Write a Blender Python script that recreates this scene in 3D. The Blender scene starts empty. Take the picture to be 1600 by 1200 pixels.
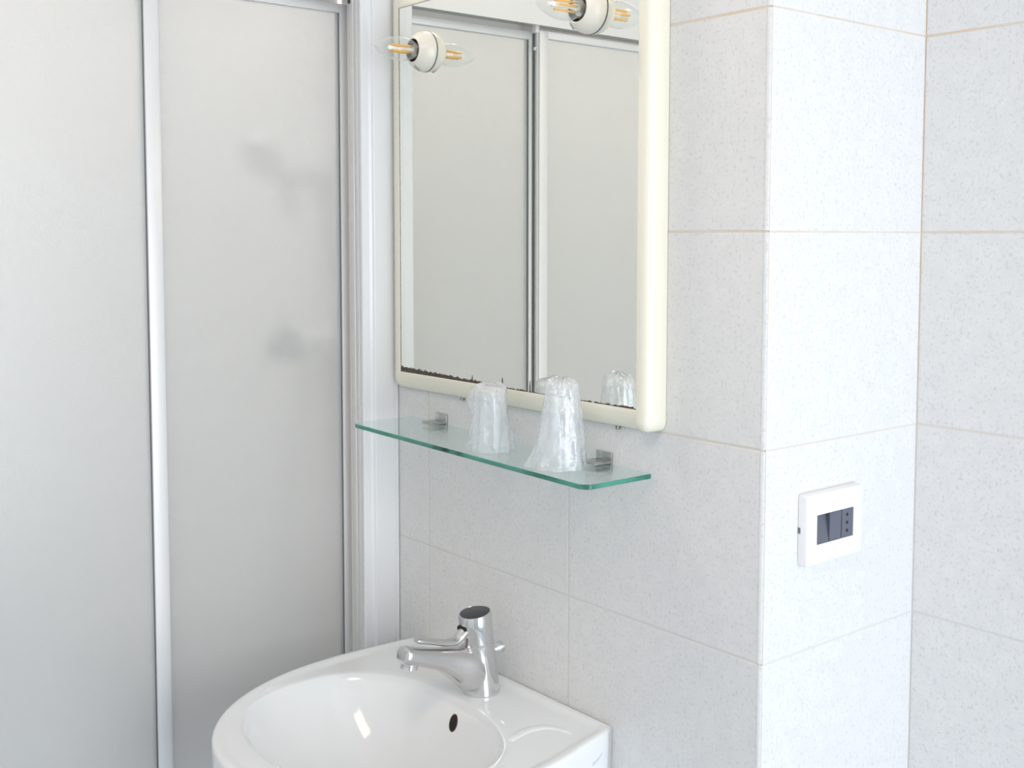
import bpy, bmesh, math, random
from mathutils import Vector, Matrix, noise
random.seed(4)
SC = bpy.context.scene
COL = SC.collection
PI = math.pi

# ------------------------------------------------------------------ camera
cam_d = bpy.data.cameras.new('camera'); cam = bpy.data.objects.new('camera', cam_d); COL.objects.link(cam)
cam_d.sensor_width = 36.0; cam_d.lens = 1799.2 / 1600 * 36
cam_d.shift_x = -1.24 / 1600; cam_d.shift_y = (492.07 - 600) / 1600
cam_d.clip_start = 0.02
yaw, pitch, roll = -0.88802, -0.06778, 0.00071
fwd = Vector((math.sin(yaw) * math.cos(pitch), math.cos(yaw) * math.cos(pitch), math.sin(pitch)))
rgt = Vector((math.cos(yaw), -math.sin(yaw), 0)); up = rgt.cross(fwd)
r2 = rgt * math.cos(roll) + up * math.sin(roll); u2 = -rgt * math.sin(roll) + up * math.cos(roll)
M = Matrix((r2, u2, -fwd)).transposed().to_4x4(); M.translation = Vector((0.8248, -1.04067, 1.49389))
cam.matrix_world = M
SC.camera = cam

# ------------------------------------------------------------------ world, lights, exposure
wd = bpy.data.worlds.new('world'); SC.world = wd; wd.use_nodes = True
wd.node_tree.nodes['Background'].inputs[0].default_value = (0.75, 0.86, 1.0, 1)
wd.node_tree.nodes['Background'].inputs[1].default_value = 1.0
def area(name, loc, rot, sx, sy, power, color):
    d = bpy.data.lights.new(name, 'AREA'); d.shape = 'RECTANGLE'; d.size = sx; d.size_y = sy
    d.energy = power; d.color = color
    o = bpy.data.objects.new(name, d); o.location = loc; o.rotation_euler = rot; COL.objects.link(o); return o
area('window_daylight', (1.97, -0.28, 1.22), (0, PI / 2, 0), 1.70, 1.06, 16.0, (0.895, 0.955, 1.0))
area('ceiling_lamp_glow', (0.55, -1.15, 2.44), (0, 0, 0), 0.6, 0.6, 5.6, (1.0, 0.82, 0.66))
area('shower_fill_light', (-1.2, -0.5, 2.47), (0, 0, 0), 0.4, 0.4, 8.5, (1.0, 0.93, 0.86))  # added fill that brightens the frosted panels from behind, not a known lamp
SC.view_settings.view_transform = 'Standard'; SC.view_settings.look = 'None'
SC.view_settings.exposure = 0.60; SC.view_settings.gamma = 1; SC.view_settings.use_curve_mapping = False
try:
    SC.cycles.max_bounces = 14; SC.cycles.transparent_max_bounces = 24; SC.cycles.transmission_bounces = 10
    SC.cycles.glossy_bounces = 8; SC.cycles.diffuse_bounces = 7
    SC.cycles.sample_clamp_indirect = 6; SC.cycles.blur_glossy = 0.4; SC.cycles.use_denoising = True
except Exception:
    pass

# ------------------------------------------------------------------ materials
def mat(name, color=(.8, .8, .8), rough=.4, metal=0.0, **kw):
    m = bpy.data.materials.new(name); m.use_nodes = True
    b = m.node_tree.nodes['Principled BSDF']
    b.inputs['Base Color'].default_value = (*color, 1); b.inputs['Roughness'].default_value = rough
    b.inputs['Metallic'].default_value = metal
    for k, v in kw.items(): b.inputs[k.replace('_', ' ')].default_value = v
    return m
def nodes(m): return m.node_tree.nodes, m.node_tree.links, m.node_tree.nodes['Principled BSDF']
def ramp(N, pts):
    r = N.new('ShaderNodeValToRGB'); e = r.color_ramp.elements
    while len(e) < len(pts): e.new(0.5)
    for i, (p, c) in enumerate(pts): e[i].position = p; e[i].color = c if len(c) == 4 else (*c, 1)
    return r
def math_n(N, L, op, a, b=None, clamp=False):
    n = N.new('ShaderNodeMath'); n.operation = op; n.use_clamp = clamp
    for i, v in enumerate((a, b)):
        if v is None: continue
        if isinstance(v, (int, float)): n.inputs[i].default_value = v
        else: L.new(v, n.inputs[i])
    return n.outputs[0]
def mixc(N, L, fac, a, b, mode='MIX'):
    n = N.new('ShaderNodeMix'); n.data_type = 'RGBA'; n.blend_type = mode
    for s, v in ((n.inputs[0], fac), (n.inputs[6], a), (n.inputs[7], b)):
        if isinstance(v, (int, float)): s.default_value = v
        elif isinstance(v, tuple): s.default_value = (*v, 1)
        else: L.new(v, s)
    return n.outputs[2]
def geo_pos(N): return N.new('ShaderNodeNewGeometry').outputs['Position']
def noise_n(N, L, vec, scale, detail=2.0, rough=.5):
    n = N.new('ShaderNodeTexNoise'); n.inputs['Scale'].default_value = scale
    n.inputs['Detail'].default_value = detail; n.inputs['Roughness'].default_value = rough
    L.new(vec, n.inputs['Vector']); return n.outputs['Fac']

def make_tile():
    m = mat('speckled_tile', (.78, .775, .77), .38); N, L, B = nodes(m); p = geo_pos(N)
    f1 = noise_n(N, L, p, 210, 2, .6); r1 = ramp(N, [(.56, (0, 0, 0)), (.68, (1, 1, 1))]); L.new(f1, r1.inputs[0])
    f2 = noise_n(N, L, p, 46, 4, .7); r2_ = ramp(N, [(.35, (0, 0, 0)), (.75, (1, 1, 1))]); L.new(f2, r2_.inputs[0])
    c0 = mixc(N, L, r2_.outputs[0], (.79, .785, .785), (.735, .732, .735))
    c1 = mixc(N, L, math_n(N, L, 'MULTIPLY', r1.outputs[0], .48), c0, (.56, .55, .56))
    f3 = noise_n(N, L, p, 330, 1); r3 = ramp(N, [(.70, (0, 0, 0)), (.76, (1, 1, 1))]); L.new(f3, r3.inputs[0])
    c2 = mixc(N, L, math_n(N, L, 'MULTIPLY', r3.outputs[0], .36), c1, (.42, .40, .40))
    L.new(c2, B.inputs['Base Color'])
    bp = N.new('ShaderNodeBump'); bp.inputs['Strength'].default_value = .08; bp.inputs['Distance'].default_value = .001
    L.new(f2, bp.inputs['Height']); L.new(bp.outputs[0], B.inputs['Normal'])
    return m
M_TILE = make_tile()
def make_grout():
    m = mat('grout', (.7, .6, .5), .85); N, L, B = nodes(m); p = geo_pos(N)
    f = noise_n(N, L, p, 9, 4, .6); r = ramp(N, [(.35, (.74, .69, .63)), (.62, (.72, .60, .49))]); L.new(f, r.inputs[0])
    sp = N.new('ShaderNodeSeparateXYZ'); L.new(p, sp.inputs[0])
    mr = N.new('ShaderNodeMapRange'); mr.inputs['From Min'].default_value = 1.10; mr.inputs['From Max'].default_value = 1.42; L.new(sp.outputs[2], mr.inputs[0])
    L.new(mixc(N, L, mr.outputs[0], (.70, .69, .67), r.outputs[0]), B.inputs['Base Color']); return m
M_GROUT = make_grout()
M_PLASTER = mat('white_plaster', (.80, .79, .77), .8)
M_FLOOR = mat('blue_bounce_floor', (.46, .58, .71), .35)  # unseen floor, made blue to throw cool bounce light low down
M_CREAM = mat('cream_plastic', (.88, .845, .72), .22)
M_LAMP = mat('ivory_lamp_plastic', (.86, .81, .71), .25)
M_CER = mat('white_ceramic', (.88, .89, .90), .09, Coat_Weight=.35)
M_CHROME = mat('chrome', (.73, .73, .74), .10, 1.0)
M_CHROME_D = mat('worn_chrome', (.66, .65, .65), .2, 1.0)
M_CLIP = mat('clip_chrome', (.50, .51, .50), .12, 1.0)
M_ALU = mat('satin_aluminium', (.79, .78, .775), .45, .25)
M_ALU_SHADE = mat('shaded_aluminium', (.40, .42, .43), .4, .4)  # darker aluminium: shade under the track put into the colour
M_ALU_W = mat('white_enamelled_aluminium', (.82, .825, .84), .28)
M_BLACK = mat('black_plastic', (.02, .02, .023), .35)
M_SEAL = mat('grey_seal', (.17, .18, .19), .6)
M_CAP = mat('dark_cap', (.045, .043, .048), .3)
M_WHITEP = mat('white_switch_plastic', (.86, .85, .86), .3)
M_ANTH = mat('anthracite_switch', (.115, .125, .165), .38)
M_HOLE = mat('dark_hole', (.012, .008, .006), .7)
M_RUST = mat('rusty_overflow', (.10, .045, .02), .8)
M_FIL = mat('yellow_filament', (.95, .50, .06), .5)
M_STEM = mat('glass_stem', (.85, .83, .78), .15)
M_BRASS = mat('dull_nickel', (.40, .36, .31), .3, .9)
M_CLIPW = mat('white_clip_plastic', (.8, .8, .8), .4)
M_LOGO = mat('pale_blue_print', (.48, .60, .68), .5)
M_MARK = mat('grey_stamp', (.50, .50, .46), .5)

def make_frost():
    m = mat('frosted_glass', (.775, .775, .765), .25, Transmission_Weight=.48, IOR=1.5); N, L, B = nodes(m); p = geo_pos(N)
    f = noise_n(N, L, p, 420, 2, .6)
    bp = N.new('ShaderNodeBump'); bp.inputs['Strength'].default_value = .12; bp.inputs['Distance'].default_value = .001
    L.new(f, bp.inputs['Height']); L.new(bp.outputs[0], B.inputs['Normal']); return m
M_FROST = make_frost()

def make_mirror():
    m = mat('silvered_mirror', (.90, .915, .875), 0.0, 1.0); N, L, B = nodes(m)
    tc = N.new('ShaderNodeTexCoord'); sp = N.new('ShaderNodeSeparateXYZ'); L.new(tc.outputs['Object'], sp.inputs[0])
    f = noise_n(N, L, tc.outputs['Object'], 120, 5, .75); g = noise_n(N, L, tc.outputs['Object'], 7, 2)
    # height of the damage above the bottom edge: thicker towards the left corner (object x = 0 is the left edge)
    lft = math_n(N, L, 'MULTIPLY', math_n(N, L, 'SUBTRACT', 1.0, math_n(N, L, 'MULTIPLY', sp.outputs[0], 3.6), True), .0075)
    h = math_n(N, L, 'ADD', math_n(N, L, 'ADD', lft, .0026), math_n(N, L, 'MULTIPLY', math_n(N, L, 'SUBTRACT', f, .5), .013))
    h = math_n(N, L, 'ADD', h, math_n(N, L, 'MULTIPLY', math_n(N, L, 'SUBTRACT', g, .5), .006))
    mb = math_n(N, L, 'LESS_THAN', sp.outputs[2], h)
    ml = math_n(N, L, 'LESS_THAN', sp.outputs[0], math_n(N, L, 'ADD', .0026, math_n(N, L, 'MULTIPLY', math_n(N, L, 'SUBTRACT', f, .45), .002)))
    mt = math_n(N, L, 'GREATER_THAN', sp.outputs[2], .5765)
    k = math_n(N, L, 'MAXIMUM', math_n(N, L, 'MAXIMUM', mb, ml), mt)
    f2 = noise_n(N, L, tc.outputs['Object'], 300, 4, .7)
    rr = ramp(N, [(.38, (.035, .022, .015)), (.6, (.12, .085, .06)), (.72, (.45, .42, .38))]); L.new(f2, rr.inputs[0])
    L.new(mixc(N, L, k, (.92, .925, .88), rr.outputs[0]), B.inputs['Base Color'])
    L.new(math_n(N, L, 'SUBTRACT', 1.0, k), B.inputs['Metallic']); L.new(math_n(N, L, 'MULTIPLY', k, .6), B.inputs['Roughness'])
    return m
M_MIRROR = make_mirror()

def thin_clear(name, tint, film, base=(.9, .93, .97), rough=.12, edge=.35, wrinkle=0.0, scale=60, gloss=1.0):
    """clear thin plastic / glass: see-through with a glossy and slightly milky film"""
    m = mat(name, base, rough); N, L, B = nodes(m); out = N['Material Output']
    tr = N.new('ShaderNodeBsdfTransparent'); tr.inputs[0].default_value = (*tint, 1)
    lw = N.new('ShaderNodeLayerWeight'); lw.inputs[0].default_value = .35
    fac = math_n(N, L, 'ADD', math_n(N, L, 'MULTIPLY', lw.outputs['Facing'], edge), film, True)
    gl = N.new('ShaderNodeBsdfGlossy'); gl.inputs['Roughness'].default_value = rough; gl.inputs['Color'].default_value = (1, 1, 1, 1)
    fr = N.new('ShaderNodeLayerWeight'); fr.inputs[0].default_value = .5      # Schlick reflection of a thin sheet, the same from both sides
    sch = math_n(N, L, 'ADD', math_n(N, L, 'MULTIPLY', math_n(N, L, 'POWER', fr.outputs['Facing'], 5.0), .7), .045)
    B.inputs['Roughness'].default_value = .6; B.inputs['Specular IOR Level'].default_value = .2
    if wrinkle:
        tc = N.new('ShaderNodeTexCoord'); f = noise_n(N, L, tc.outputs['Object'], scale, 5, .7)
        bp = N.new('ShaderNodeBump'); bp.inputs['Strength'].default_value = wrinkle; bp.inputs['Distance'].default_value = .004
        L.new(f, bp.inputs['Height'])
        for q in (B, gl, fr): L.new(bp.outputs[0], q.inputs['Normal'])
    mx = N.new('ShaderNodeMixShader'); L.new(fac, mx.inputs[0]); L.new(tr.outputs[0], mx.inputs[1]); L.new(B.outputs[0], mx.inputs[2])
    m2 = N.new('ShaderNodeMixShader'); L.new(math_n(N, L, 'MULTIPLY', sch, gloss, True), m2.inputs[0]); L.new(mx.outputs[0], m2.inputs[1]); L.new(gl.outputs[0], m2.inputs[2])
    L.new(m2.outputs[0], out.inputs[0]); return m
M_BAG = thin_clear('crinkled_clear_film', (.98, .985, .99), .20, (.93, .95, .99), .10, .30, .8, 45, 2.6)
M_CUP = thin_clear('clear_ribbed_plastic', (.97, .98, .985), .12, (.92, .95, .98), .07, .25, 0, 60, 2.2)
M_BULB = thin_clear('clear_bulb_glass', (.97, .98, .97), .03, (.80, .84, .82), .03, .36)
M_SHELF = thin_clear('clear_shelf_glass', (.925, .972, .958), .03, (.72, .86, .82), .02, .05)
def make_edge():
    m = mat('green_glass_edge', (.07, .36, .27), .18); N, L, B = nodes(m); p = geo_pos(N)
    f = noise_n(N, L, p, 16, 2); r = ramp(N, [(.40, (.085, .33, .25)), (.56, (.055, .255, .19)), (.68, (.010, .06, .045))]); L.new(f, r.inputs[0])  # dark patches imitate reflections in the edge, painted into the green
    L.new(r.outputs[0], B.inputs['Base Color']); return m
M_EDGE = make_edge()
M_PANE = thin_clear('window_glass', (.97, .98, .98), .02, (.9, .9, .9), .02, .2)

# ------------------------------------------------------------------ helpers
def obj(name, bm, m, parent=None, smooth=False, loc=(0, 0, 0), auto=None):
    bmesh.ops.recalc_face_normals(bm, faces=bm.faces)
    me = bpy.data.meshes.new(name); bm.to_mesh(me); bm.free()
    for mm in (m if isinstance(m, (list, tuple)) else [m]): me.materials.append(mm)
    if smooth:
        for p in me.polygons: p.use_smooth = True
        if auto is not None: me.set_sharp_from_angle(angle=math.radians(auto))
    o = bpy.data.objects.new(name, me); COL.objects.link(o); o.location = loc
    if parent: o.parent = parent
    return o
def tag(o, label, cat, group=None):
    o['label'] = label; o['category'] = cat
    if group: o['group'] = group
    return o
def struct(o): o['kind'] = 'structure'; return o
def thing(name, loc, label, cat, group=None):
    o = bpy.data.objects.new(name, None); COL.objects.link(o); o.location = loc; o.empty_display_size = .05
    return tag(o, label, cat, group)
def bm_box(bm, a, b, bev=0.0, seg=2):
    """box from corner a to corner b"""
    r = bmesh.ops.create_cube(bm, size=1.0); vs = r['verts']
    for v in vs: v.co = Vector([(a[i] + b[i]) / 2 + v.co[i] * abs(b[i] - a[i]) for i in range(3)])
    if bev:
        es = list({e for v in vs for e in v.link_edges})
        bmesh.ops.bevel(bm, geom=es, offset=bev, segments=seg, affect='EDGES', profile=.5, clamp_overlap=True)
    return bm
def box(name, a, b, m, parent=None, bev=0.0, seg=2, smooth=None):
    bm = bmesh.new(); bm_box(bm, a, b, bev, seg)
    return obj(name, bm, m, parent, smooth=(bev > 0 if smooth is None else smooth), auto=40)
def loft(bm, rings, cap0=True, cap1=True, closed=True):
    R = [[bm.verts.new(p) for p in r] for r in rings]; n = len(R[0])
    for a, b in zip(R[:-1], R[1:]):
        for i in range(n if closed else n - 1):
            j = (i + 1) % n; bm.faces.new((a[i], a[j], b[j], b[i]))
    if cap0: bm.faces.new(list(reversed(R[0])))
    if cap1: bm.faces.new(R[-1])
    return R
def sring(c, ax, ay, rx, ry, n=28, e=2.0):
    """superellipse ring round c in the plane of ax, ay"""
    out = []
    for i in range(n):
        t = 2 * PI * i / n; ct, st = math.cos(t), math.sin(t)
        x = math.copysign(abs(ct) ** (2 / e), ct); y = math.copysign(abs(st) ** (2 / e), st)
        out.append(Vector(c) + Vector(ax) * (x * rx) + Vector(ay) * (y * ry))
    return out
def lathe(bm, prof, axis='z', c=(0, 0, 0), n=36, cap0=True, cap1=True):
    """prof: (radius, height) pairs turned about an axis through c"""
    A = {'z': ((1, 0, 0), (0, 1, 0), (0, 0, 1)), '-y': ((1, 0, 0), (0, 0, 1), (0, -1, 0)), 'x': ((0, 1, 0), (0, 0, 1), (1, 0, 0))}[axis]
    ax, ay, az = map(Vector, A)
    return loft(bm, [sring(Vector(c) + az * h, ax, ay, r, r, n) for r, h in prof], cap0, cap1)
def prism(bm, poly, z0, z1):
    """extrude an xy polygon between two heights"""
    return loft(bm, [[Vector((x, y, z0)) for x, y in poly], [Vector((x, y, z1)) for x, y in poly]])
def tube(bm, pts, r, n=10):
    rings = []; pts = [Vector(p) for p in pts]
    for i, p in enumerate(pts):
        t = (pts[min(i + 1, len(pts) - 1)] - pts[max(i - 1, 0)]).normalized()
        a = t.orthogonal().normalized() if i == 0 else (prev - t * prev.dot(t)).normalized()
        prev = a; rr = r[i] if isinstance(r, (list, tuple)) else r
        rings.append(sring(p, a, t.cross(a), rr, rr, n))
    return loft(bm, rings)

# ------------------------------------------------------------------ setting
H = 0.2496; W3 = 1 / 3; ZREF = 1.5; GAP = 0.0021; ZTOP = 2.5
YB = 0.3102                                   # wall behind the stub, parallel to the mirror wall
_tiles = {}
def tile_mesh(w, h):
    k = (round(w, 4), round(h, 4))
    if k not in _tiles:
        bm = bmesh.new(); d, c = .006, .0009
        back = [(0, d, 0), (w, d, 0), (w, d, h), (0, d, h)]
        mid = [(0, c, 0), (w, c, 0), (w, c, h), (0, c, h)]
        fr = [(c, 0, c), (w - c, 0, c), (w - c, 0, h - c), (c, 0, h - c)]
        loft(bm, [back, mid, fr]); bmesh.ops.recalc_face_normals(bm, faces=bm.faces)
        me = bpy.data.meshes.new('tile'); bm.to_mesh(me); bm.free(); me.materials.append(M_TILE); _tiles[k] = me
    return _tiles[k]
def bullnose_mesh(w, h):
    """tile with one long edge rounded over, for the outer corner"""
    k = ('b', round(w, 4), round(h, 4))
    if k not in _tiles:
        bm = bmesh.new(); R_, d = .0056, .0062; pr = [(R_ - R_ * math.cos(PI / 2 * i / 6), R_ - R_ * math.sin(PI / 2 * i / 6)) for i in range(7)]
        pr = [(0, d)] + pr + [(w, 0), (w, d)]
        loft(bm, [[Vector((x, y, 0)) for x, y in pr], [Vector((x, y, h)) for x, y in pr]]); bmesh.ops.recalc_face_normals(bm, faces=bm.faces)
        me = bpy.data.meshes.new('tile'); bm.to_mesh(me); bm.free(); me.materials.append(M_TILE)
        for p_ in me.polygons: p_.use_smooth = True
        me.set_sharp_from_angle(angle=math.radians(40)); _tiles[k] = me
    return _tiles[k]
def tile_field(parent, origin, rotz, edges, mesh=None):
    """tiles: local x runs along the wall, local -y is the room"""
    for r in range(10):
        z = ZREF + (r - 6) * H
        for a, b in zip(edges[:-1], edges[1:]):
            w = b - a - GAP
            o = bpy.data.objects.new('tile', (mesh or tile_mesh)(w, H - GAP)); COL.objects.link(o)
            q = Matrix.Rotation(rotz, 4, 'Z') @ Vector((a + GAP / 2, random.uniform(0, .0003), z + GAP / 2))
            o.location = Vector(origin) + q; o.rotation_euler = (0, 0, rotz); o.parent = parent
RC = .0006                                   # grout lies this far behind the tile faces
floor = struct(box('floor', (-1.75, -2.3, -.06), (2.1, .45, 0), M_FLOOR))
ceil = struct(box('ceiling', (-1.75, -2.3, ZTOP), (2.1, .45, ZTOP + .06), M_PLASTER))
wb = struct(box('wall_back', (-1.72, RC, 0), (-.0035, YB + RC + .06, ZTOP), M_GROUT))
tile_field(wb, (0, 0, 0), 0, [-5 * W3, -4 * W3, -3 * W3, -2 * W3, -W3, -.0052])
ws = struct(box('wall_side', (-.05, .0025, 0), (-RC, YB + .06, ZTOP), M_GROUT))
tile_field(ws, (0, 0, 0), PI / 2, [-.0011, YB], bullnose_mesh)
wr = struct(box('wall_right', (-.0008, YB + RC, 0), (2.06, YB + .10, ZTOP), M_GROUT))
tile_field(wr, (0, YB, 0), 0, [-.0004, W3, 2 * W3, 3 * W3, 4 * W3, 5 * W3, 2.0])
# wall with the window (out of the picture, the daylight comes through it)
wx, wy0, wy1, wz0, wz1 = 2.0, -.83, 0.27, .34, 2.10
bm = bmesh.new()
bm_box(bm, (wx, -2.3, 0), (wx + .1, wy0, ZTOP)); bm_box(bm, (wx, wy1, 0), (wx + .1, YB + .10, ZTOP))
bm_box(bm, (wx, wy0, 0), (wx + .1, wy1, wz0)); bm_box(bm, (wx, wy0, wz1), (wx + .1, wy1, ZTOP))
struct(obj('wall_window', bm, M_PLASTER))
bm = bmesh.new()
for a, b in (((wx + .04, wy0, wz0), (wx + .09, wy0 + .05, wz1)), ((wx + .04, wy1 - .05, wz0), (wx + .09, wy1, wz1)),
             ((wx + .04, wy0, wz0), (wx + .09, wy1, wz0 + .05)), ((wx + .04, wy0, wz1 - .05), (wx + .09, wy1, wz1)),
             ((wx + .04, -.305, wz0), (wx + .09, -.255, wz1))): bm_box(bm, a, b)
win = struct(obj('window_1', bm, M_ALU_W))
box('pane', (wx + .06, wy0 + .04, wz0 + .04), (wx + .066, wy1 - .04, wz1 - .04), M_PANE, win)
struct(box('wall_front', (-.85, -2.3, 0), (2.1, -2.2, ZTOP), M_PLASTER))
struct(box('wall_left', (-.85, -2.3, 0), (-.75, -.99, ZTOP), M_PLASTER))
struct(box('wall_shower_back', (-1.75, -1.06, 0), (-1.65, .05, ZTOP), M_TILE))
struct(box('wall_shower_end', (-1.75, -1.06, 0), (-.85, -.96, ZTOP), M_TILE))

# ------------------------------------------------------------------ shower enclosure
sh = thing('shower_enclosure', (-.80, -.03, 0), 'tall shower screen of frosted panels in silver frames left of the washbasin', 'shower screen')
def rel(bm, root):
    bmesh.ops.translate(bm, verts=bm.verts, vec=-root.location); return bm
def part(name, bm, m, root, **kw): return obj(name, rel(bm, root), m, root, **kw)
# white wall profile with grooves and a ridge
X0 = -.7512
poly = [(X0 - .002, -.0008), (X0, -.0015), (X0, -.0052), (X0 - .002, -.0062), (X0 - .002, -.0078), (X0 - .0004, -.009),
        (X0, -.0440), (X0 - .0006, -.0455), (X0 - .0035, -.0470), (X0 - .0040, -.0500), (X0 - .0045, -.0520), (X0 - .0045, -.0630), (X0 - .0060, -.0648),
        (X0 - .010, -.0650), (X0 - .010, -.0008)]
bm = bmesh.new(); prism(bm, poly, .12, 2.02); part('wall_profile', bm, M_ALU_W, sh)
bm = bmesh.new()
prism(bm, [(X0 - .010, -.0010), (X0 - .010, -.0640), (-.7660, -.0640), (-.7668, -.0628), (-.7680, -.0628), (-.7688, -.0645), (-.7750, -.0645), (-.7760, -.0615), (-.7790, -.0615), (-.7800, -.0650), (-.7870, -.0650),
           (-.7880, -.0620), (-.7930, -.0620), (-.8000, -.0600), (-.8000, -.0010)], .12, 1.95); part('ribbed_side', bm, M_ALU, sh)
# channel behind it, which takes the sliding panel
bm = bmesh.new()
prism(bm, [(-.8001, -.0010), (-.8001, -.0565), (-.806, -.0590), (-.8075, -.0560), (-.813, -.0545), (-.813, -.0500), (-.838, -.0500), (-.838, -.0010)], .12, 1.90)
part('wall_channel', bm, M_ALU, sh)
# the same profile at the far end of the opening
bm = bmesh.new(); prism(bm, [(-.752, -.962), (-.752, -.905), (-.838, -.905), (-.838, -.962)], .12, 2.02); part('wall_profile', bm, M_ALU_W, sh)
# top track
bm = bmesh.new()
bm_box(bm, (-.788, -.905, 1.8765), (-.785, -.0665, 2.00)); bm_box(bm, (-.850, -.904, 1.915), (-.7862, -.0565, 1.999))
bm_box(bm, (-.8525, -.905, 1.8765), (-.8495, -.0510, 1.945))
part('top_track', bm, M_ALU, sh)
bm = bmesh.new(); bm_box(bm, (-.8490, -.905, 1.886), (-.7885, -.0570, 1.9145)); part('track_recess_shade', bm, M_ALU_SHADE, sh)  # block coloured dark for the shade inside the track
bm = bmesh.new(); bm_box(bm, (-.806, -.0600, 1.866), (-.801, -.0555, 1.884), .001); part('white_stop_clip', bm, M_CLIPW, sh)
bm = bmesh.new(); bm_box(bm, (-.792, -.0665, 1.8655), (-.786, -.0572, 1.8765)); part('black_stop', bm, M_BLACK, sh)
bm = bmesh.new(); bm_box(bm, (-.850, -.962, .06), (-.765, -.002, .12), .003); part('bottom_track', bm, M_ALU, sh)
bm = bmesh.new(); bm_box(bm, (-1.645, -.955, .0005), (-.765, -.004, .06), .01); tag(obj('shower_tray', bm, M_CER, smooth=True, auto=40), 'low white shower tray under the frosted screen, unseen and added to brighten the panels from below', 'shower tray')  # unseen tray, added in white to lift the dark panel bottoms
def door_panel(xc, ya, yb, ztop, label, stile_a, stile_b, rail):
    """framed frosted panel; ya < yb; the pane carries stiles and rails"""
    z0, t = .125, .0085
    bm = bmesh.new(); bm_box(bm, (xc - .0022, ya + .004, z0 + .004), (xc + .0022, yb - .004, ztop - .004)); p = part('frosted_pane', bm, M_FROST, sh)
    p['label'] = label
    def sub(name, a, b, m=M_ALU, bev=.0012):
        bm = bmesh.new(); bm_box(bm, a, b, bev); bmesh.ops.translate(bm, verts=bm.verts, vec=-sh.location); return obj(name, bm, m, p, smooth=True, auto=40)
    sub('stile', (xc - t, ya, z0), (xc + t, ya + stile_a, ztop)); sub('stile', (xc - t, yb - stile_b, z0), (xc + t, yb, ztop))
    sub('rail', (xc - t, ya + stile_a, ztop - rail), (xc + t, yb - stile_b, ztop)); sub('rail', (xc - t, ya + stile_a, z0), (xc + t, yb - stile_b, z0 + .03))
    sub('seal', (xc - t - .0004, yb - stile_b - .0007, z0 + .03), (xc + t - .003, yb - stile_b, ztop - rail), M_SEAL, 0)
    sub('seal', (xc - t - .0004, ya + stile_a, z0 + .03), (xc + t - .003, ya + stile_a + .0007, ztop - rail), M_SEAL, 0)
    return p, sub
p1, sub1 = door_panel(-.8285, -.399, -.0455, 1.8700, 'frosted panel on the right, next to the wall profile', .032, .0185, .0145)
p2, sub2 = door_panel(-.8105, -.904, -.3765, 1.8720, 'frosted panel on the left, running out of the picture', .020, .0205, .0145)
sub2('edge_bead', (-.8120, -.3765, .13), (-.8060, -.3745, 1.868), M_ALU_W, .0006)
sub2('seal', (-.8195, -.3765, .13), (-.8165, -.3735, 1.866), M_SEAL, 0)
sub2('roller_clip', (-.8140, -.3765, 1.866), (-.8020, -.3670, 1.884), M_CLIPW, .002)
sub2('screw_head', (-.8150, -.3750, 1.835), (-.8080, -.3715, 1.842), M_CHROME, .001)

# behind the frosted panels: the shower's own fittings, on the tiled wall
mx = thing('shower_mixer', (-.985, -.03, 1.30), 'dark blurred shower mixer showing through the right frosted panel', 'tap')
bm = bmesh.new(); lathe(bm, [(.036, -.0005), (.034, .012), (.024, .02), (.022, .065)], '-y', (-.985, 0, 1.302), 28); part('body', bm, M_ALU_W, mx, smooth=True, auto=40)
bm = bmesh.new(); lathe(bm, [(.024, .062), (.029, .068), (.028, .100), (.020, .110)], '-y', (-.985, 0, 1.302), 28); part('knob', bm, M_BLACK, mx, smooth=True, auto=40)
bm = bmesh.new(); tube(bm, [(-.985, -.085, 1.31), (-.975, -.095, 1.345), (-.97, -.10, 1.37)], [.009, .007, .006]); part('lever', bm, M_CHROME_D, mx, smooth=True)
bm = bmesh.new(); tube(bm, [(-.985, -.045, 1.29), (-.99, -.048, 1.22), (-1.03, -.05, 1.10), (-1.06, -.05, .85), (-1.10, -.05, .70)], .0065); part('hose', bm, M_CHROME_D, mx, smooth=True)
hs = thing('hand_shower', (-1.00, -.02, 1.60), 'faint grey hand shower blurred behind the upper right frosted panel', 'shower head')
bm = bmesh.new(); bm_box(bm, (-1.015, -.06, 1.58), (-.985, -.0005, 1.62), .004); part('wall_bracket', bm, M_ALU_W, hs, smooth=True, auto=40)
bm = bmesh.new(); tube(bm, [(-1.00, -.06, 1.53), (-1.00, -.07, 1.59), (-1.00, -.095, 1.64)], [.009, .011, .013], 14); part('handle', bm, M_CHROME_D, hs, smooth=True)
bm = bmesh.new(); loft(bm, [sring((-1.00, -.095 - .018 * k, 1.645 - .012 * k), (1, 0, 0), (0, -.5, .87), r, r, 24) for k, r in ((0, .018), (.6, .036), (1.2, .044), (1.5, .042))]); part('spray_head', bm, M_CHROME_D, hs, smooth=True, auto=50)

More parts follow.
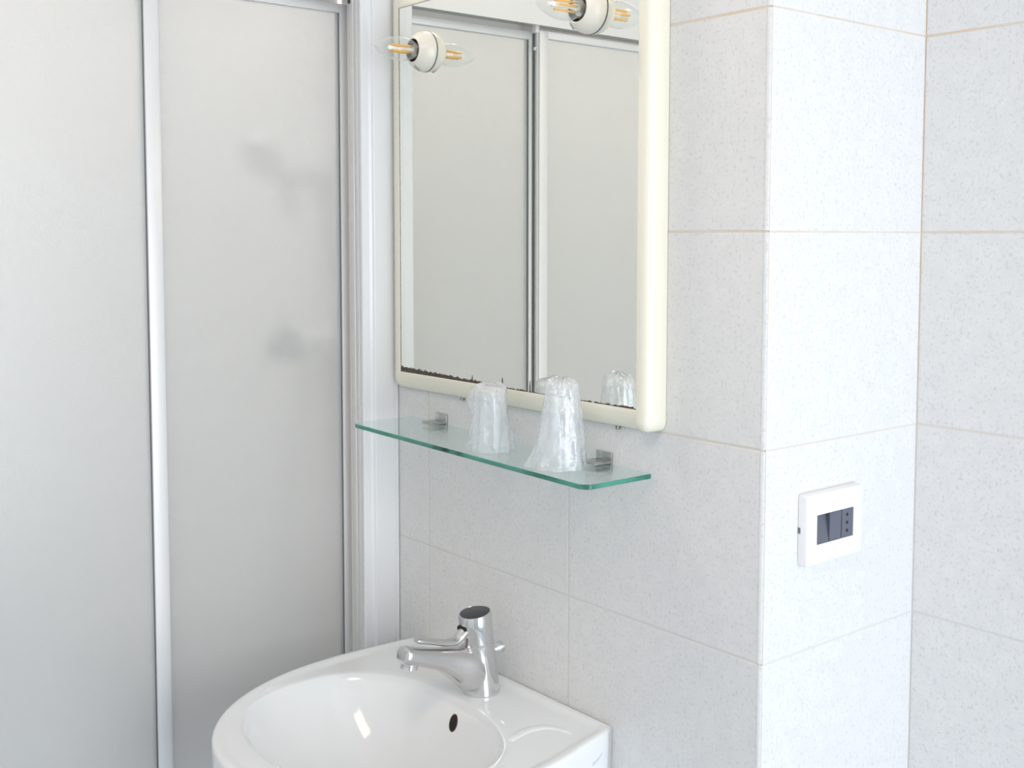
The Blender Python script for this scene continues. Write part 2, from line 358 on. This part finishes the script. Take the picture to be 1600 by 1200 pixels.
# ------------------------------------------------------------------ mirror
GY = -.0155                                  # front of the mirror glass
mi = thing('mirror', (-.452, 0, 1.25), 'rectangular bathroom mirror with rounded cream plastic frame and corroded bottom edge', 'mirror')
gx0, gx1, gz0, gz1 = -.7228, -.1795, 1.2763, 1.8545
bm = bmesh.new(); bm_box(bm, (0, 0, 0), (gx1 - gx0, .004, gz1 - gz0))
g = obj('mirror_glass', bm, M_MIRROR, mi, loc=Vector((gx0, GY, gz0)) - mi.location)
def frame_profile(w, d, n=9):
    """(outward, towards room) quarter-round section from the glass edge out to the wall"""
    pts = [(0, .010), (0, d - .0006), (.0008, d)]
    for i in range(1, n + 1):
        a = PI / 2 * i / n; pts.append((.0008 + (w - .0008) * math.sin(a), .004 + (d - .004) * math.cos(a)))
    return pts + [(w, .0005)]
def ring_frame(x0, x1, z0, z1, w, d):
    bm = bmesh.new(); prof = frame_profile(w, d); corners = []
    path = []
    nC = 6
    for (cx_, cz_, a0) in ((x0, z0, PI), (x1, z0, 1.5 * PI), (x1, z1, 0), (x0, z1, .5 * PI)):
        for i in range(nC + 1): path.append((cx_, cz_, a0 + PI / 2 * i / nC))
    rings = []
    for (cx_, cz_, a) in path:
        ca, sa = math.cos(a), math.sin(a); k = 1.0
        # slightly rounded outer corner: sharp at the glass
        sx = max(-1, min(1, ca * 1.18)); sz = max(-1, min(1, sa * 1.18))
        rings.append([Vector((cx_ + o_ * sx, -y_, cz_ + o_ * sz)) for o_, y_ in prof])
    R = [[bm.verts.new(p) for p in r] for r in rings]; n = len(R)
    for i in range(n):
        a, b = R[i], R[(i + 1) % n]
        for j in range(len(prof) - 1):
            try: bm.faces.new((a[j], a[j + 1], b[j + 1], b[j]))
            except ValueError: pass
    bmesh.ops.remove_doubles(bm, verts=bm.verts, dist=1e-5)
    return bm
part('frame', ring_frame(gx0 + .001, gx1 - .006, gz0 + .001, gz1 - .001, .0270, .0172), M_CREAM, mi, smooth=True, auto=60)
# deeper rounded bar along the right-hand side
rings = []
zt, zb, xc, hw = 1.893, 1.2525, -.1672, .0140
for k in range(7):
    a = PI / 2 * k / 6; rings.append((zb + .016 * (1 - math.sin(a)), .45 + .55 * math.sin(a) if k else .40, 1 - .5 * (1 - math.sin(a)) ** 2 if k else .45))
rings = rings[::1]
prof_r = []
for k in range(8):
    s = k / 7; ins = .015 * (1 - math.sqrt(max(0, 1 - (1 - s) ** 2)))
    prof_r.append((zb + .015 * s, ins))
prof_r += [(zt - z_ + zb, ins) for z_, ins in reversed(prof_r)]
bm = bmesh.new(); RR = []
for z_, ins in prof_r:
    hw_ = hw - ins * .62; dd = .0325 - ins * .75; ring = [Vector((xc - hw_, -.0005, z_))]
    for i in range(17):
        t = PI * i / 16; ct, st = math.cos(t), math.sin(t)
        ring.append(Vector((xc - hw_ * math.copysign(abs(ct) ** .62, ct), -.0005 - dd * max(.12, abs(st) ** .62), z_)))
    ring.append(Vector((xc + hw_, -.0005, z_))); RR.append(ring)
loft(bm, RR); part('side_bar', bm, M_CREAM, mi, smooth=True, auto=50)
# cracks in the silvering that rise from the corroded edge
for cx_, h0, h1 in ((-.4593, .0070, .0160), (-.3978, .0005, .0170), (-.5308, .003, .0125)):
    bm = bmesh.new(); w = .0011
    loft(bm, [[Vector((cx_ - w * q, GY - .0003, gz0 + h)), Vector((cx_ + w * q, GY - .0003, gz0 + h)), Vector((cx_ + w * q, GY, gz0 + h)), Vector((cx_ - w * q, GY, gz0 + h))] for h, q in ((h0, .9), (h0 + (h1 - h0) * .5, 1.0), (h1, .35))])
    part('silvering_crack', bm, M_RUST, mi)
for cx_ in (-.572, -.235):
    bm = bmesh.new(); bm_box(bm, (cx_ - .0025, -.006, 1.2455), (cx_ + .0025, -.0005, 1.2530), .0008); part('fixing_tab', bm, M_BRASS, mi)

# ------------------------------------------------------------------ lamps on the mirror
lp = thing('mirror_lamp', (-.6473, GY, 1.7767), 'left bulb lamp on the mirror, near its upper left corner', 'lamp', 'bulb lamps on the mirror')
c = (0, 0, 0)
bm = bmesh.new()
lathe(bm, [(.0300, .0002), (.0306, .0012), (.0306, .004), (.0298, .009), (.0280, .014), (.0252, .0185), (.0218, .0222), (.0196, .0244), (.0184, .0252), (.0174, .0248), (.0170, .022), (.0168, .010)], '-y', c, 48)
so = obj('socket', bm, M_LAMP, lp, smooth=True, auto=60)
bm = bmesh.new(); lathe(bm, [(.0302, .0001), (.0309, .0002), (.0309, .0009), (.0300, .0011)], '-y', c, 48); obj('base_seam', bm, M_SEAL, so, smooth=True)
bm = bmesh.new(); lathe(bm, [(.0171, .006), (.0171, .0243), (.0166, .0243), (.0160, .008), (.010, .0075)], '-y', c, 36); obj('socket_lining', bm, M_BLACK, so, smooth=True, auto=40)
bm = bmesh.new(); loft(bm, [sring((.001, -.0165 - q * .5, -.0258 - q), (1, 0, 0), (0, -.80, .6), r, r * 1.5, 20) for q, r in ((-.0012, .0046), (.0014, .0044), (.0018, .0038), (.0009, .0032))])
sc_ = obj('screw_cover', bm, M_MARK, so, smooth=True)
bm = bmesh.new(); lathe(bm, [(.0120, .008), (.0126, .014), (.0126, .0185), (.0118, .0195), (.0112, .0185), (.0098, .0200), (.0060, .0195)], '-y', c, 28); bulb_base = obj('bulb_cap', bm, M_BRASS, lp, smooth=True, auto=30)
bm = bmesh.new(); lathe(bm, [(.0118, .0185), (.0138, .0260), (.0166, .0335), (.0180, .0410), (.0184, .0480), (.0178, .0560), (.0160, .0650), (.0134, .0735), (.0104, .0805), (.0074, .0858), (.0048, .0893), (.0030, .0915), (.0016, .0928), (.0004, .0932)], '-y', c, 36)
bulb = obj('bulb', bm, M_BULB, lp, smooth=True)
bm = bmesh.new(); lathe(bm, [(.0056, .0235), (.0050, .030), (.0030, .036), (.0026, .060), (.0036, .0625), (.0036, .0665), (.0014, .0685)], '-y', c, 16); obj('stem', bm, M_STEM, bulb, smooth=True)
for k in range(4):
    a = PI / 4 + k * PI / 2; bm = bmesh.new()
    tube(bm, [(.0062 * math.cos(a), -.0290, .0062 * math.sin(a)), (.0058 * math.cos(a), -.0640, .0058 * math.sin(a))], .0016, 8); obj('filament', bm, M_FIL, bulb, smooth=True)
lp2 = lp.copy(); COL.objects.link(lp2); lp2.location = (-.2764, GY, 1.784)
lp2['label'] = 'right bulb lamp on the mirror, cut off by the top of the picture'
for ch in list(lp.children):
    q = ch.copy(); COL.objects.link(q); q.parent = lp2
    for g_ in ch.children:
        q2 = g_.copy(); COL.objects.link(q2); q2.parent = q
lp2.rotation_euler = (0, .8, 0)

# ------------------------------------------------------------------ glass shelf
SZ = 1.197; TH = .0062; TILT = math.radians(.9)
shf = thing('glass_shelf', (-.174, 0, SZ), 'clear glass shelf with green edges below the mirror on two chrome clips', 'shelf')
shf.rotation_euler = (0, TILT, 0)
def round_rect(x0, x1, y0, y1, r, n=7):
    out = []
    for cx_, cy_, a0 in ((x0 + r, y0 + r, PI), (x1 - r, y0 + r, 1.5 * PI)):
        for i in range(n + 1): out.append((cx_ + r * math.cos(a0 + PI / 2 * i / n), cy_ + r * math.sin(a0 + PI / 2 * i / n)))
    return out + [(x1, y1), (x0, y1)]
bm = bmesh.new(); pl = round_rect(-.534, 0, -.1165, -.0045, .014); ch = .0007
def ins_poly(pl, d): 
    cx_, cy_ = -.275, -.06
    return [(x + (d if x < cx_ else -d), y + (d if y < cy_ else -d)) for x, y in pl]
R = loft(bm, [[Vector((x, y, z)) for x, y in p_] for p_, z in ((ins_poly(pl, ch), -TH), (pl, -TH + ch), (pl, -ch), (ins_poly(pl, ch), 0))])
bm.normal_update()
for f_ in bm.faces: f_.material_index = 0 if abs(f_.normal.z) > .9 or f_.normal.y > .5 or f_.normal.x < -.5 else 1
obj('glass_panel', bm, [M_SHELF, M_EDGE], shf)
for cx_ in (-.4555, -.0880):
    bm = bmesh.new(); w = .0145
    bm_box(bm, (cx_ - w, -.0030, -.004), (cx_ + w, -.0004, 0.0145), .0008)                 # plate on the wall
    bm_box(bm, (cx_ - w, -.0300, .0006), (cx_ + w, -.0028, .0034), .0008)                 # tongue over the glass
    bm_box(bm, (cx_ - w, -.0300, -TH - .0034), (cx_ + w, -.0028, -TH - .0006), .0008)     # tongue below it
    bm_box(bm, (cx_ - w, -.0042, -TH - .0034), (cx_ + w, -.0004, -.003), .0006)
    obj('clip', bm, M_CLIP, shf, smooth=True, auto=35)
def shelf_z(x): return SZ + (x + .174) * -math.sin(TILT)

# ------------------------------------------------------------------ wrapped tumblers
def tumbler(x, y, r0, r1, h, seed, flare, flap, label):
    z = shelf_z(x) + .0006
    t = thing('wrapped_tumbler', (x, y, z), label, 'tumbler', 'wrapped tumblers on the glass shelf'); t.rotation_euler = (0, TILT, 0)
    bm = bmesh.new()
    prof = [(r0 * .90, 0.0006), (r0 * .93, .003)]
    n = 19
    for k in range(n + 1):
        s = k / n; rr = r0 * .90 + (r1 * .9 - r0 * .90) * s; prof.append((rr + (.0006 if k % 2 else 0), .004 + (h * .86 - .008) * s))
    prof += [(r1 * .84, h * .86 - .001), (r1 * .5, h * .86)]
    lathe(bm, prof, 'z', (0, 0, 0), 40, cap0=False); obj('cup', bm, M_CUP, t, smooth=True, auto=50)
    bm = bmesh.new(); rings = []; nr, na = 44, 88
    for k in range(nr + 1):
        s = k / nr; ring = []
        zz = h * s
        for i in range(na):
            a = 2 * PI * i / na
            base = r0 + (r1 - r0) * min(1, s * 1.12) + flare * (1 - s) ** 3 * (.65 + .5 * math.cos(a - 3.6))
            q = Vector((math.cos(a) * 2.2 + seed, math.sin(a) * 2.2, s * 2.0))
            fold = noise.noise(Vector((a * 0 + math.cos(a) * 3.2 + seed, math.sin(a) * 3.2, s * 2.2))) * .0034
            crk = noise.noise(Vector((math.cos(a) * 7, math.sin(a) * 7 + seed, s * 11))) * .0014
            rr = base * (1 + .10 * noise.noise(q)) + fold + crk
            if flap:                                       # torn edge of the bag that sticks out to the left
                da = (a - flap[0] + PI) % (2 * PI) - PI
                rr += flap[2] * math.exp(-(da / .16) ** 2) * math.exp(-((s - flap[1]) / .16) ** 2)
            if s > .9:                                     # gathered, crumpled top
                u = (s - .9) / .1; rr *= math.sqrt(max(.02, 1 - .93 * u * u))
            ring.append(Vector((rr * math.cos(a), rr * math.sin(a), max(0.0, zz + noise.noise(q * 2.1) * .006 * s + (0 if s < .9 else .0)))))
        rings.append(ring)
    loft(bm, rings, cap0=False, cap1=True)
    obj('bag', bm, M_BAG, t, smooth=True)
    return t
tumbler(-.4165, -.0706, .0305, .0230, .0905, 3.1, .003, (3.75, .72, .010), 'shorter wrapped tumbler in crinkled film, standing nearer the middle of the glass shelf')
tumbler(-.2745, -.0660, .0290, .0215, .1130, 9.4, .014, None, 'taller wrapped tumbler in loose crinkled film, next to the right shelf clip')

# ------------------------------------------------------------------ washbasin
SX, RIM = -.452, .8475
sk = thing('washbasin', (SX, 0, .845), 'white ceramic washbasin with a rounded front, hung on the tiled wall', 'washbasin')
def outline(a):
    """outer edge as seen from the bowl centre at angle a"""
    return ray_poly(OUT, a)
OUT = []
for i in range(5): OUT.append((.212 + .012 * i / 4 * 1.0, -.0012 - .06 * i / 4))
OUT[0] = (.2100, -.0012); OUT.insert(1, (.2125, -.004))
OUT = [(.2075, -.0012), (.2110, -.0030), (.2122, -.0065), (.2190, -.03), (.2290, -.07), (.2400, -.11), (.2470, -.15)]
for i in range(1, 60):
    t = PI * i / 60; OUT.append((.2475 * math.cos(t), -.15 - .300 * math.sin(t) ** .97))
OUT += [(-.2490, -.15), (-.2480, -.11), (-.2460, -.07), (-.2430, -.03), (-.2400, -.0065), (-.2388, -.0030), (-.2355, -.0012)]
BC = (0.0, -.235)
def ray_poly(P, a):
    dx, dy = math.cos(a), math.sin(a); best = None
    for i in range(len(P)):
        (x1, y1), (x2, y2) = P[i], P[(i + 1) % len(P)]
        ex, ey = x2 - x1, y2 - y1; den = dx * ey - dy * ex
        if abs(den) < 1e-12: continue
        qx, qy = x1 - BC[0], y1 - BC[1]
        t = (qx * ey - qy * ex) / den; u = (qx * dy - qy * dx) / den
        if t > 0 and -1e-9 <= u <= 1 + 1e-9 and (best is None or t > best): best = t
    return best
def bowl_r(a):
    ca, sa = abs(math.cos(a)), math.sin(a)
    ry = .160 if sa < 0 else .132
    e = 2.35
    return ((ca / .194) ** e + (abs(sa) / ry) ** e) ** (-1 / e)
NA = 160
angs = [2 * PI * i / NA for i in range(NA)]
# put extra resolution at the back corners by snapping the nearest angles
for (x, y) in ((.2122, -.0030), (-.2388, -.0030), (.2075, -.0012), (-.2355, -.0012), (.2190, -.03), (-.2430, -.03)):
    t = math.atan2(y - BC[1], x - BC[0]) % (2 * PI); k = min(range(NA), key=lambda i: abs(angs[i] - t)); angs[k] = t
angs.sort()
DEPTH = .128
def bowl_pt(a, s):
    r = bowl_r(a) * s
    zc = RIM - .0075 - DEPTH * (1 - s ** 2.7)
    off = .03 * (1 - s)                         # lowest point a little towards the wall
    return Vector((SX + BC[0] + r * math.cos(a), BC[1] + off + r * math.sin(a), zc))
rings = []
for s in (.075, .12, .2, .3, .4, .5, .6, .68, .75, .81, .86, .90, .93, .955, .975): rings.append([bowl_pt(a, s) for a in angs])
def lip(a):                                     # raised lip at the back and the straight sides, fading on the round front
    x, y = ray_poly(OUT, a) * math.cos(a), BC[1] + ray_poly(OUT, a) * math.sin(a)
    t = min(1, max(0, (y + .30) / .16)); return t * t * (3 - 2 * t)
def deck(a, u, dz):
    rb, ro = bowl_r(a), ray_poly(OUT, a); r = rb + (ro - rb) * u
    return Vector((SX + BC[0] + r * math.cos(a), BC[1] + r * math.sin(a), RIM + dz))
def deck_in(a, d, dz):
    ro = ray_poly(OUT, a); rb = bowl_r(a); r = max(rb + (ro - rb) * .35, ro - d)
    return Vector((SX + BC[0] + r * math.cos(a), BC[1] + r * math.sin(a), RIM + dz))
rings.append([deck(a, .0, -.0052) for a in angs])
rings.append([deck(a, .05, -.0040) for a in angs])
rings.append([deck(a, .16, -.0034 - .0004 * lip(a)) for a in angs])
rings.append([deck_in(a, .026, -.0022 - .0022 * lip(a)) for a in angs])
rings.append([deck_in(a, .020, -.0020 - .0022 * lip(a)) for a in angs])
rings.append([deck_in(a, .015, -.0014) for a in angs])
rings.append([deck_in(a, .011, -.0004) for a in angs])
rings.append([deck_in(a, .006, 0) for a in angs])
rings.append([deck_in(a, .0025, -.0004) for a in angs])
rings.append([deck_in(a, .0006, -.0022) for a in angs])
rings.append([deck_in(a, 0, -.0055) for a in angs])
def under(k, dz, pull=0.0):
    out = []
    for a in angs:
        ro = ray_poly(OUT, a); x, y = ro * math.cos(a), BC[1] + ro * math.sin(a)
        out.append(Vector((SX + x * k, min(-.0012, y * (k if y < -.02 else 1.0)), RIM + dz)))
    return out
rings += [under(1.0, -.03), under(.995, -.065), under(.97, -.10), under(.90, -.14), under(.74, -.18), under(.48, -.205)]
bm = bmesh.new(); loft(bm, rings); basin = part('basin', bm, M_CER, sk, smooth=True, auto=70)
# overflow hole on the wall side of the bowl
a_ov = math.atan2(.113, .003); s_ov = .915
P = bowl_pt(a_ov, s_ov); Pr = bowl_pt(a_ov, s_ov + .02); Pa = bowl_pt(a_ov + .02, s_ov)
tv = (Pr - P).normalized(); tu = (Pa - P).normalized(); nn = tu.cross(tv).normalized()
if nn.y > 0: nn = -nn
tv = nn.cross(tu).normalized()
bm = bmesh.new(); loft(bm, [sring(P + nn * q, tu, tv, 0.0078 * k, .0112 * k, 24) for q, k in ((-.001, 1.15), (.0006, 1.1), (.0008, 1.0), (.0002, .9))], cap0=True, cap1=False)
ov = part('overflow_rim', bm, M_RUST, sk, smooth=True, auto=50)
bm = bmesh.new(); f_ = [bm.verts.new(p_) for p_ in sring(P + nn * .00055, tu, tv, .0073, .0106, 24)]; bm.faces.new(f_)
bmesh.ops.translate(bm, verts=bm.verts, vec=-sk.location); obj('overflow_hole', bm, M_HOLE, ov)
bm = bmesh.new(); D = bowl_pt(0, 0.0); lathe(bm, [(.021, -.001), (.0215, .0015), (.019, .003), (.016, .001), (.006, .002)], 'z', (SX, BC[1] + .03, D.z + .0012), 32); part('drain', bm, M_CHROME, sk, smooth=True, auto=50)
# soap recess: shallow raised ridge on the right of the deck
bm = bmesh.new(); pts = [(-.3010, -.1300), (-.3065, -.1150), (-.3105, -.1000), (-.3105, -.0850), (-.3060, -.0700), (-.2960, -.0600), (-.2820, -.0550), (-.2660, -.0535)]
tube(bm, [(x, y, 0) for x, y in pts], [.0045, .0065, .0075, .0075, .0070, .006, .0045, .0015], 14)
for v in bm.verts: v.co.z = v.co.z * .30 + RIM - .0042
part('soap_ridge', bm, M_CER, sk, smooth=True)
# faint handwritten style mark on the right side face
cu = bmesh.new()
mk = [(-.052, .8135), (-.0495, .8185), (-.0475, .8145), (-.0455, .8182), (-.0435, .8158), (-.0415, .8190), (-.0400, .8168), (-.0375, .8202), (-.0355, .8185), (-.0330, .8215), (-.030, .8225)]
def side_x(y): 
    Q = [(.2122, -.0065), (.2190, -.03), (.2290, -.07), (.2400, -.11)]
    for (xa, ya), (xb, yb) in zip(Q[:-1], Q[1:]):
        if yb <= y <= ya: return SX + xa + (xb - xa) * (y - ya) / (yb - ya)
    return SX + .22
tube(cu, [(side_x(y) + .0001, y, z) for y, z in mk], .00055, 6); part('maker_mark', cu, M_LOGO, sk)

# ------------------------------------------------------------------ mixer tap
FX = -.453; FZ = RIM - .0045
fa = thing('basin_mixer', (FX, -.06, FZ), 'chrome single lever mixer tap with dark cap on the washbasin', 'tap')
ex, ey, ez = (1, 0, 0), (0, 1, 0), (0, 0, 1)
bm = bmesh.new()
loft(bm, [sring((FX, yc, z), ex, ey, r, r, 40) for z, r, yc in ((FZ + .0002, .0258, -.059), (FZ + .002, .0262, -.059), (FZ + .006, .0256, -.0592), (FZ + .026, .0250, -.0605), (FZ + .05, .0243, -.063), (FZ + .0700, .0238, -.0655), (FZ + .0735, .0234, -.066))])
body = part('body', bm, M_CHROME, fa, smooth=True, auto=50)
def sec(c, dy, dz, hw_, hh, e=2.6):
    n_ = Vector((0, -dz, dy)).normalized()      # up normal of the section
    if n_.z < 0: n_ = -n_
    return sring(c, ex, n_, hw_, hh, 28, e)
bm = bmesh.new()
loft(bm, [sec((FX, -.055, .876), -1, .06, .0225, .0300, 2.2), sec((FX, -.072, .8800), -1, .20, .0238, .0335, 2.2), sec((FX, -.086, .8860), -1, .30, .0225, .0310, 2.3), sec((FX, -.098, .8925), -1, .34, .0200, .0255, 2.4), sec((FX, -.114, .9000), -1, .34, .0174, .0198),
          sec((FX, -.132, .9080), -1, .33, .0158, .0152), sec((FX, -.152, .9145), -1, .32, .0150, .0135), sec((FX, -.172, .9210), -1, .32, .0146, .0122), sec((FX, -.187, .9258), -1, .31, .0144, .0118, 3.2),
          sec((FX, -.1925, .9275), -1, .3, .0138, .0108, 3.4), sec((FX, -.1940, .9280), -1, .3, .0122, .0092, 3.4)])
part('spout', bm, M_CHROME_D, fa, smooth=True, auto=60)
bm = bmesh.new(); ad = Vector((0, -.22, -.975)); ac = Vector((FX, -.1815, .9160)); ay_ = Vector((0, -.975, .22))
loft(bm, [sring(ac + ad * h, ex, ay_, r, r, 28) for h, r in ((0, .0112), (.0045, .0112), (.0050, .0118), (.0092, .0118), (.0097, .0105), (.0085, .0098))])
part('aerator', bm, M_CHROME, fa, smooth=True, auto=40)
hb = FZ + .0755; KT = .17
def hring(r, z, yc, tilt): return [Vector((FX + r * math.cos(t), yc + r * math.sin(t), z + tilt * r * math.sin(t))) for t in [2 * PI * i / 44 for i in range(44)]]
bm = bmesh.new()
loft(bm, [hring(.0226, hb - .004, -.0660, 0), hring(.0238, hb - .002, -.0662, 0), hring(.0240, hb + .002, -.0665, 0), hring(.0239, hb + .022, -.0685, KT * .5), hring(.0236, hb + .041, -.0705, KT), hring(.0228, hb + .0432, -.0707, KT), hring(.0213, hb + .0434, -.0707, KT), hring(.0208, hb + .0420, -.0707, KT)])
hd = part('head', bm, M_CHROME, fa, smooth=True, auto=40)
def subf(name, bm, m, par, **kw): bmesh.ops.translate(bm, verts=bm.verts, vec=-fa.location); return obj(name, bm, m, par, **kw)
bm = bmesh.new(); loft(bm, [hring(.0207, hb + .0400, -.0707, KT), hring(.0207, hb + .0432, -.0707, KT), hring(.0195, hb + .0438, -.0707, KT)]); subf('cap', bm, M_CAP, hd, smooth=True, auto=40)
bm = bmesh.new(); loft(bm, [sring((FX - .001, -.0895, hb + .024), ex, (0, .12, .99), .0095, .0048, 20, 3), sring((FX - .001, -.0945, hb + .0235), ex, (0, .12, .99), .0090, .0042, 20, 3)]); subf('lever_slot', bm, M_HOLE, hd)
bm = bmesh.new()
lv = [((-.0800, hb + .0200), 0, .0100, .0075), ((-.0915, hb + .0180), .0, .0098, .0070), ((-.0990, hb + .0120), 0, .0094, .0058), ((-.1060, hb + .0085), 0, .0088, .0048), ((-.1200, hb + .0100), 0, .0080, .0043), ((-.1380, hb + .0150), 0, .0074, .0040), ((-.1560, hb + .0205), 0, .0072, .0038), ((-.1680, hb + .0240), 0, .0072, .0040), ((-.1718, hb + .0250), 0, .0060, .0030)]
rs = []
for i, ((y, z), _, w_, h_) in enumerate(lv):
    (ya, za), (yb, zb_) = lv[max(0, i - 1)][0], lv[min(len(lv) - 1, i + 1)][0]
    rs.append(sec((FX, y, z), yb - ya, zb_ - za, w_, h_, 2.4))
loft(bm, rs); subf('lever', bm, M_CHROME_D, hd, smooth=True, auto=60)
bm = bmesh.new(); loft(bm, [sring((FX, -.044 + q, .8985 + q * .15), (1, 0, 0), (0, -.15, .99), r, r, 20) for q, r in ((0, .0045), (.010, .0048), (.0125, .0062), (.020, .0085), (.0225, .0085), (.0235, .007))]); part('popup_knob', bm, M_CHROME, fa, smooth=True, auto=40)

# ------------------------------------------------------------------ switch
PX = .0125; y0, y1, z0, z1 = .0635, .1765, 1.1065, 1.1915
oy0, oy1, oz0, oz1 = .0832, .1562, 1.1305, 1.1660
sw = thing('light_switch', (0, .12, 1.149), 'white switch plate with two dark rockers and a small dark socket', 'switch')
def rect(x, a, b, c_, d, r=.003, n=4):
    out = []
    for cy_, cz_, a0 in ((a + r, c_ + r, PI), (b - r, c_ + r, 1.5 * PI), (b - r, d - r, 0), (a + r, d - r, .5 * PI)):
        for i in range(n + 1): t = a0 + PI / 2 * i / n; out.append(Vector((x, cy_ + r * math.cos(t), cz_ + r * math.sin(t))))
    return out
bm = bmesh.new()
loft(bm, [rect(.0003, y0, y1, z0, z1), rect(.0085, y0, y1, z0, z1), rect(.0115, y0 + .0010, y1 - .0010, z0 + .0010, z1 - .0010), rect(PX, y0 + .0035, y1 - .0035, z0 + .0035, z1 - .0035),
          rect(PX, oy0, oy1, oz0, oz1, .0006), rect(.003, oy0, oy1, oz0, oz1, .0006)], cap0=True, cap1=True)
plate = part('cover_plate', bm, M_WHITEP, sw, smooth=True, auto=35)
bm = bmesh.new(); bm_box(bm, (.0002, y0 - .0004, 1.1455), (.0035, y0 + .002, 1.1525)); part('release_notch', bm, M_SEAL, sw)
mw = (oy1 - oy0) / 3
bm = bmesh.new(); bm_box(bm, (.0032, oy0 + .0001, oz0 + .0001), (.0050, oy1 - .0001, oz1 - .0001)); part('module_frame', bm, M_BLACK, sw)
def rocker(ya, yb, top, bot):
    bm = bmesh.new(); a, b, c_, d = ya + .0003, yb - .0003, oz0 + .0003, oz1 - .0003
    loft(bm, [[Vector((.0045, a, c_)), Vector((.0045, b, c_)), Vector((.0045, b, d)), Vector((.0045, a, d))],
              [Vector((bot, a, c_)), Vector((bot, b, c_)), Vector((top, b, d)), Vector((top, a, d))]])
    return part('rocker', bm, M_ANTH, sw)
rocker(oy0, oy0 + mw, .0068, .0122); rocker(oy0 + mw, oy0 + 2 * mw - .0010, .0128, .0124)
bm = bmesh.new(); bm_box(bm, (.0045, oy0 + 2 * mw + .0016, oz0 + .0003), (.0118, oy1 - .0003, oz1 - .0003), .0004); so2 = part('socket_module', bm, M_ANTH, sw)
for k in (-1, 0, 1):
    bm = bmesh.new(); lathe(bm, [(.0021, .0100), (.0021, .01195)], 'x', (0, oy0 + 2.5 * mw, (oz0 + oz1) / 2 + k * .0098), 14); bmesh.ops.translate(bm, verts=bm.verts, vec=-sw.location); obj('socket_hole', bm, M_HOLE, so2)
